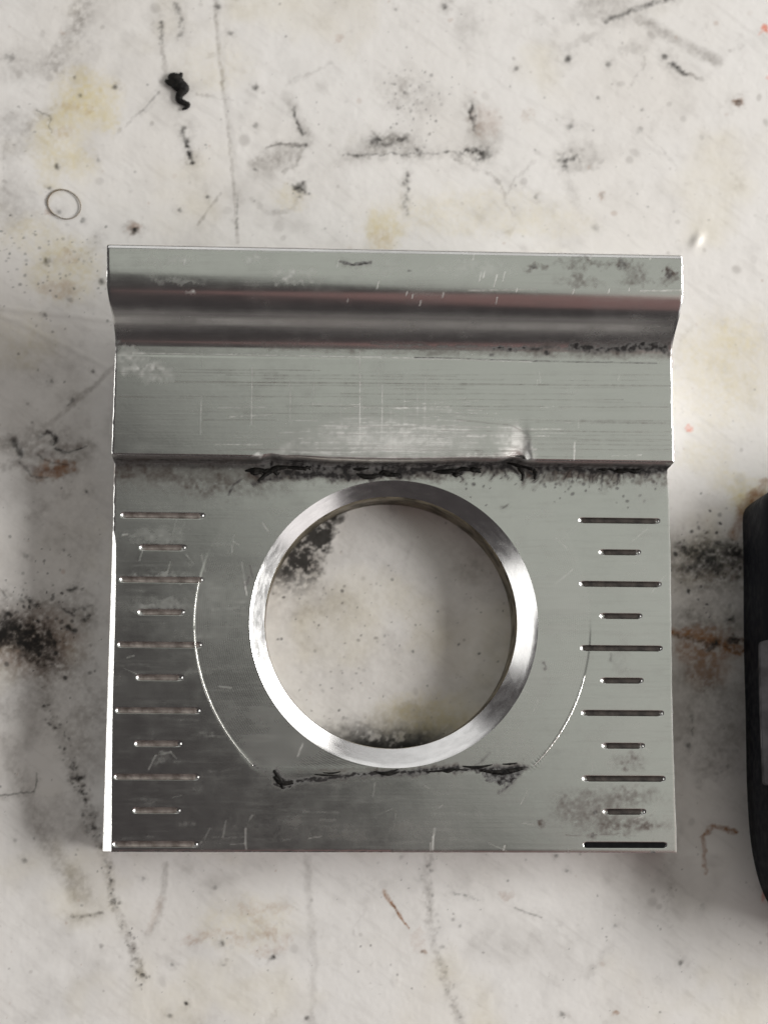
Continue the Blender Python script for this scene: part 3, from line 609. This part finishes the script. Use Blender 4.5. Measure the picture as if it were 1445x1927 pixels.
for k in range(40):
    x = rng.uniform(480, 960); S('grime', [(x, 886), (x-rng.uniform(-14, 14), 886+rng.uniform(6, 20))], rng.uniform(3, 6), rng.uniform(.3, .9), rag=.4, taper=True)
p.dots('grime', rng, 50, lambda r: (r.uniform(850, 1250), 895+abs(r.gauss(0, 30))), 2, 4.5, .3, .8)
# marks round the bore and along the bottom
for x0, y0, x1, y1, d in [(470, 1065, 478, 1085, .7), (470, 1085, 462, 1100, .6), (492, 1265, 500, 1285, .4), (485, 1350, 495, 1365, .6), (1023, 1248, 1026, 1262, .5), (945, 955, 955, 950, .4), (1150, 1230, 1152, 1245, .3)]:
    S('grime', [(x0, y0), (x1, y1)], 4, d, rag=.3)
for x0, y0, x1, y1, d in [(495, 985, 505, 1000, .7), (440, 1020, 450, 1025, .5), (461, 1095, 464, 1120, .8), (455, 1060, 460, 1090, .35), (380, 1045, 386, 1075, .3), (412, 1292, 435, 1295, .4), (560, 1425, 570, 1400, .5), (425, 1545, 420, 1575, .25), (462, 1560, 463, 1600, .45), (470, 1545, 475, 1535, .3), (395, 1560, 385, 1580, .25), (380, 1585, 370, 1595, .25), (815, 1575, 814, 1600, .7), (818, 1560, 816, 1572, .6), (947, 1600, 950, 1592, .7), (232, 1006, 240, 1006, .6), (240, 1237, 252, 1235, .5), (280, 1448, 293, 1422, .4), (293, 1422, 322, 1416, .35), (322, 1416, 332, 1428, .3)]:
    S('scuff_glint', [(x0, y0), (x1, y1)], 4, d, rag=.1, br=.5)
for k in range(70):
    x, y, a, l = rng.uniform(220, 1250), rng.uniform(930, 1595), rng.uniform(0, 3.14), rng.uniform(8, 45)
    S('scuff_glint', [(x, y), (x+math.cos(a)*l, y+math.sin(a)*l)], 2.4, rng.uniform(.1, .45), rag=.06, br=.7)
for k in range(130):                              # fine wiping marks on the dull left part and the bottom
    x, y, l = rng.uniform(215, 700), rng.uniform(930, 1600), rng.uniform(10, 80)
    S('scuff_glint', [(x, y), (x+l, y+rng.uniform(-4, 4))], rng.uniform(3, 8), rng.uniform(.03, .12), soft=1, rag=.2, br=.9)
B('scuff_glint', 300, 1140, 60, 14, .28, br=.8); B('scuff_glint', 300, 1085, 70, 10, .3, br=.8); B('scuff_glint', 300, 1010, 50, 16, .25); B('scuff_glint', 308, 1428, 20, 14, .2, br=.8); B('scuff_glint', 430, 1120, 70, 60, .15)
for a in [(440, 1555, 60, 40, .16), (560, 1560, 120, 34, .2), (700, 1570, 120, 24, .22), (350, 1545, 30, 34, .12), (390, 1475, 60, 30, .12)]: B('film_shade', *a, br=1)
S('grime', [(478, 1440), (495, 1450), (515, 1462)], 6, .9, rag=.2); B('grime', 527, 1468, 24, 12, .85, 15, br=.7); S('grime', [(510, 1455), (520, 1448), (535, 1470), (530, 1485)], 6, .9, rag=.3, br=.4); S('grime', [(515, 1475), (535, 1486), (560, 1474)], 5, .9, rag=.2)
S('grime', [(520, 1470), (570, 1470), (620, 1462), (720, 1454), (830, 1449), (930, 1446), (992, 1443)], 6, .95, rag=.25, br=.5); S('grime', [(525, 1470), (600, 1466), (700, 1456), (830, 1450), (990, 1444)], 9, .8, rag=.5, br=.8); S('grime', [(540, 1476), (600, 1470), (640, 1458)], 5, .8, rag=.3, br=.6); S('grime', [(700, 1462), (790, 1458), (830, 1450)], 4, .6, rag=.3, br=.8); S('film_shade', [(560, 1452), (760, 1446), (980, 1440)], 7, .6, rag=.3)
i = p._win(870, 1010, 1435, 1500); e = (p.WY[i] < 1486-abs(p.WX[i]-938)*.75) & (p.WY[i] > 1446)
p.put('grime', i, e*np.where(p.n2[i]*.6+p.n1[i]*.4 > .42, .9, .35)); S('grime', [(990, 1443), (965, 1470), (945, 1490)], 5, .8, rag=.3); S('grime', [(880, 1448), (905, 1432), (925, 1418)], 4, .5, rag=.3, br=.9); B('grime', 939, 1493, 5, 5, .7)
for a in [(1185, 1432, 34, 18, .50), (1165, 1500, 90, 20, .45), (1120, 1530, 80, 34, .50), (1190, 1555, 80, 18, .60), (1185, 1500, 40, 14, .45), (1020, 1550, 9, 9, .9), (1115, 1570, 14, 5, .8), (1180, 1572, 12, 4, .7), (1085, 1520, 60, 40, .3), (1170, 1240, 20, 40, .15)]: B('film_shade', *a, br=.9)
B('grime', 1115, 1571, 7, 4, .6); B('grime', 1226, 1606, 6, 5, .7); B('grime', 1121, 1529, 4, 4, .8); S('film_shade', [(1065, 1572), (1185, 1570)], 3, .5, rag=.2, br=.9)
S('film_shade', [(212, 1604), (700, 1606), (1260, 1608)], 9, .5, rag=.1, br=.5)
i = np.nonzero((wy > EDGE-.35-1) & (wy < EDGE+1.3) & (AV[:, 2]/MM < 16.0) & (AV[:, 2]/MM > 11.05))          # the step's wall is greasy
p.c['film_shade'][i] = np.maximum(p.c['film_shade'][i], .9+.1*p.n2[i]); p.put('grime', i, .55+.4*sstep(.45, .6, p.n1[i]))
body = mesh_from('plate_body', AV, AF, M_body, ROOT, attrs={k: np.clip(v, 0, 1)*top for k, v in p.c.items()})

# countersink, bore, engraved lines, filed edge, bright arcs, crud
N = 540; a = np.linspace(0, 2*math.pi, N, endpoint=False); rings = []
for t in np.linspace(0, 1, 9):
    cx, cy, r = HC[0]*(1-t)+IC[0]*t, HC[1]*(1-t)+IC[1]*t, HR*(1-t)+IR*t
    rings.append(np.stack([cx+r*np.cos(a), cy+r*np.sin(a), np.full(N, 11*(1-t)+IZ*t)+np.interp(a*0+t, [0, 1], [0, 0])], -1))
    if t == 0: rings[0][:, 2] = 11+spot(rings[0][:, 0], rings[0][:, 1])+.012*(fbm(rings[0][:, 0], rings[0][:, 1], 9, 7, 3)-.5)
def ring_mesh(name, rings, mat, parent):
    V = np.concatenate(rings)*MM; F = []
    for i in range(len(rings)-1):
        A = np.arange(N)+i*N; Bq = A+N
        F.append(np.stack([A, np.roll(A, -1), np.roll(Bq, -1), Bq], -1))
    return mesh_from(name, V, np.concatenate(F), mat, parent)
ring_mesh('countersink', rings, M_cham, ROOT)
wr = []
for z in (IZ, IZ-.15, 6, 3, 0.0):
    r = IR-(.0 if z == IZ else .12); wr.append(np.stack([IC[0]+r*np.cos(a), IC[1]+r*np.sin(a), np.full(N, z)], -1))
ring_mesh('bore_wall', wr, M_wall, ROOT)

def mark_mesh(L, seed, bl):
    n = 28; rr = random.Random(seed); V = []; F = []
    offs = [-.52, -.42, -.28, 0, .28, .42, .52]
    for i in range(n):
        t = i/(n-1); x = -L/2+t*L; e = min(1, min(t, 1-t)*L/.5)
        for o in offs:
            wdt = .55+.45*e; d = abs(o)*1.0
            z = -.34*(1-float(sstep(.24, .56, np.array(d*wdt))))*(.35 if bl else 1)+.04*e-(1-e)*.02+rr.uniform(-.015, .015)
            V.append((x, o*wdt, z))
    k = len(offs)
    for i in range(n-1):
        for j in range(k-1): F.append([i*k+j, (i+1)*k+j, (i+1)*k+j+1, i*k+j+1])
    return np.array(V)*MM, np.array(F)
base_marks = {}
for i, (s, x0, x1, my, bl) in enumerate(MARKS):
    rm = random.Random(i*7+1); e0, e1 = (rm.choice([.05, .3, .4, .5]), rm.choice([.1, .35, .45]))
    L = x1-x0+(.4 if bl else -e0-e1); sh = 0 if bl else (e0-e1)/2; V_, F_ = mark_mesh(L, i, bl)
    o = mesh_from('scale_mark', V_, F_, M_markblack if bl else (M_mark if s > 0 else M_markpale), ROOT)
    o.location = ((s*(x0+x1)/2+sh)*MM, my*MM, 11.0*MM)
    if bl: o['label'] = 'engraved line filled solid black'

# filed left edge: bright bevel that starts below the first line and widens downwards
yy = np.linspace(-42.3, 16.9, 120); V_ = []; F_ = []
for y in yy:
    t = (16.9-y)/59.2; wdt = .55+.75*t if y < 16.2 else .15+.4*(16.9-y)/.7
    xin = XL+.10*math.sin(y*.13+1)+.14+wdt*.75*min(1, (16.9-y)/3+.2); xo = XL-.10-.42*t
    V_ += [(xin, y, 11.03), (xo+(xin-xo)*.10, y, 11.03-(xin-xo)*.55), (xo, y, 11.03-(xin-xo)*.68), (xo, y, 0), (xin, y, 0)]
for i in range(len(yy)-1):
    for j in range(4): F_.append([i*5+j, (i+1)*5+j, (i+1)*5+j+1, i*5+j+1][::-1])
F_.append([0, 1, 2, 3, 4]); F_.append([(len(yy)-1)*5+j for j in (4, 3, 2, 1, 0)])
mesh_from('filed_edge', np.array(V_)*MM, F_, M_edge, ROOT, smooth=False)

def arc(a0, a1, r0, seed):
    rr = random.Random(seed); th = np.radians(np.linspace(a0, a1, 90)); R = 37.32
    sp = np.stack([.27+R*np.cos(th), .13+R*np.sin(th), np.full(90, 10.99)], -1)*MM
    rad = [r0*MM*(.35+.65*math.sin(math.pi*(i+2)/93))*(.8+.4*rr.random()) for i in range(90)]
    V_, F_ = tube(sp, rad, 8, .55); return mesh_from('scribed_arc', V_, F_, M_burr, ROOT)
arc(168.5, 181.5, .09, 1); arc(182.3, 226, .17, 2); arc(-15, -45.5, .21, 3)

def lump(pts, seed, mat, name, parent=None, zlev=0.0, ns=14):
    """an irregular crust: tapering tube flattened on to the surface"""
    rr = random.Random(seed); w3 = [at(x, y, zlev) for x, y, r in pts]; rads = [r for _, _, r in pts]
    n = max(12, 6*len(pts)); sp = spline(np.array(w3), n); rd = np.interp(np.linspace(0, len(pts)-1, n), range(len(pts)), rads)
    V_, F_ = tube(sp, [r*.0001 for r in rd], ns, .6)
    nn = np.random.RandomState(seed).rand(len(V_), 3)-.5
    V_ = V_+nn*.00006*np.repeat(np.clip(rd/8, .3, 1.6), ns)[:, None]; return V_, F_
cV = []; cF = []; off = 0
crust = [[(486, 905, 2), (500, 893, 4), (518, 882, 6), (540, 879, 3)], [(955, 868, 4), (972, 870, 9), (992, 874, 9), (1003, 884, 4)], [(1000, 880, 2), (1008, 890, 4), (1006, 902, 2)], [(976, 880, 3), (984, 893, 4), (982, 905, 2)],
         [(516, 1462, 3), (530, 1474, 5), (552, 1473, 3)], [(515, 1450, 2), (527, 1468, 4), (533, 1484, 3)], [(905, 1450, 2), (945, 1454, 5), (985, 1446, 3)]]
rc = random.Random(77)
for k in range(18):
    x = rc.choice([rc.uniform(480, 980), rc.uniform(480, 960), rc.uniform(1010, 1235)]); y = 886+rc.gauss(0, 4)-max(0, (x-850)/150)*6*(x < 960); l = rc.uniform(6, 26)
    crust.append([(x-l, y+rc.gauss(0, 2), 1.2), (x-l*.3, y+rc.gauss(0, 2), rc.uniform(2.5, 6)), (x+l*.4, y+rc.gauss(0, 2), rc.uniform(2, 5)), (x+l, y+rc.gauss(0, 2.5), 1)])
for k in range(9):
    x = rc.uniform(540, 985); y = 1472-(x-530)/460*28+rc.gauss(0, 2.5)-4*(x > 600); l = rc.uniform(8, 30)
    crust.append([(x-l, y+rc.gauss(0, 2), .8), (x, y+rc.gauss(0, 2), rc.uniform(1.5, 3.2)), (x+l, y-2+rc.gauss(0, 2), .8)])
for k, pts in enumerate(crust):
    V_, F_ = lump(pts, k+3, M_grime, 'crud', None, 11*MM, 8); cV.append(V_); cF += [[i+off for i in f] for f in F_]; off += len(V_)
o = mesh_from('grime_crust', np.concatenate(cV), cF, M_grime, ROOT); o['kind'] = 'stuff'

# ------------------------------------------------------------------ small things on the surface
V_, F_ = lump([(318, 140, 4), (326, 146, 14), (336, 158, 15), (345, 166, 12), (338, 178, 8), (338, 188, 7), (347, 193, 6), (354, 196, 5), (350, 202, 4), (343, 205, 2)], 21, M_grime, 'x', None, .0004)
V2, F2 = lump([(311, 150, 3), (322, 155, 8), (334, 150, 8), (342, 136, 3)], 22, M_grime, 'x', None, .0005)
o = mesh_from('grime_clump', np.concatenate([V_, V2]), F_+[[i+len(V_) for i in f] for f in F2], M_grime)
tag(o, 'black greasy clump with a curled tail lying above the clamp, left of centre', 'grime')
hp = []
for k in range(90):
    t = k/89*2*math.pi*1.01+2.2; r = 30+2.5*math.sin(2*t)-1.0*k/89
    q_ = at(121+r*1.04*math.cos(t), 384+r*.93*math.sin(t), .00012+.00012*k/89); hp.append(q_)
V_, F_ = tube(hp, [.00016 if 12 < k < 34 else .00010 for k in range(90)], 6)
o = mesh_from('curled_hair', V_, F_, M_hair); tag(o, 'thin brown hair curled into a ring beside the yellow stain', 'hair')

# black tool cut off by the right edge
TOOL = bpy.data.objects.new('black_tool', None); COL.objects.link(TOOL); TOOL.empty_display_size = .01
tag(TOOL, 'black plastic tool with a dull grey metal strip, cut off by the right edge', 'tool')
def rounded_slab(outline, z0, z1, rnd, name, mat, parent, steps=5):
    o2 = np.array(outline); n = len(o2); c = o2.mean(0); V_ = []; F_ = []; L = []
    t = np.roll(o2, -1, 0)-np.roll(o2, 1, 0); nr = np.stack([t[:, 1], -t[:, 0]], -1); nr /= np.linalg.norm(nr, axis=1)[:, None]
    prof = [(0.0, z0)]+[(0.0, z0+(z1-z0)*f) for f in (.1, .4)]+[(rnd*(1-math.cos(b)), z1-rnd+rnd*math.sin(b)) for b in np.linspace(0, math.pi/2, steps+1)]
    for ins, z in prof:
        L.append(len(V_)); V_ += [(*(o2[i]-nr[i]*ins), z) for i in range(n)]
    for k in range(len(prof)-1):
        for i in range(n): F_.append([L[k]+i, L[k]+(i+1) % n, L[k+1]+(i+1) % n, L[k+1]+i])
    F_.append([L[-1]+i for i in range(n)])
    return mesh_from(name, np.array(V_), F_, mat, parent)
def smooth_loop(pts, n):
    P_ = np.array(pts); m_ = len(P_); out = []
    for i in range(n):
        f = i/n*m_; k = int(f); t = f-k; p0, p1, p2, p3 = P_[(k-1) % m_], P_[k % m_], P_[(k+1) % m_], P_[(k+2) % m_]
        out.append((-t**3+3*t*t-3*t+1)/6*p0+(3*t**3-6*t*t+4)/6*p1+(-3*t**3+3*t*t+3*t+1)/6*p2+t**3/6*p3)
    return np.array(out)
tz = .003
px = [(1404, 980), (1406, 1050), (1406, 1150), (1407, 1250), (1411, 1350), (1411, 1450), (1416, 1560), (1426, 1630), (1448, 1705), (1500, 1760), (1640, 1790), (1800, 1780), (1860, 1700), (1870, 1400), (1870, 1100), (1840, 960), (1760, 905), (1600, 890), (1500, 900), (1440, 930), (1404, 952)]
out = smooth_loop([at(x, y, tz)[:2] for x, y in px], 160)[::1]
if np.sum(out[:, 0]*np.roll(out[:, 1], -1)-np.roll(out[:, 0], -1)*out[:, 1]) < 0: out = out[::-1]
rounded_slab(out, 0.0, .018, .0035, 'case', M_black, TOOL)
sx = [at(x, y, .0182)[:2] for x, y in [(1428, 1205), (1700, 1190), (1705, 1470), (1436, 1480), (1432, 1400), (1429, 1300)]]
so = smooth_loop([q for k in range(6) for q in (sx[k], sx[k])], 80)
if np.sum(so[:, 0]*np.roll(so[:, 1], -1)-np.roll(so[:, 0], -1)*so[:, 1]) < 0: so = so[::-1]
rounded_slab(so, .0176, .0184, .0003, 'metal_strip', M_steel, TOOL, 3)
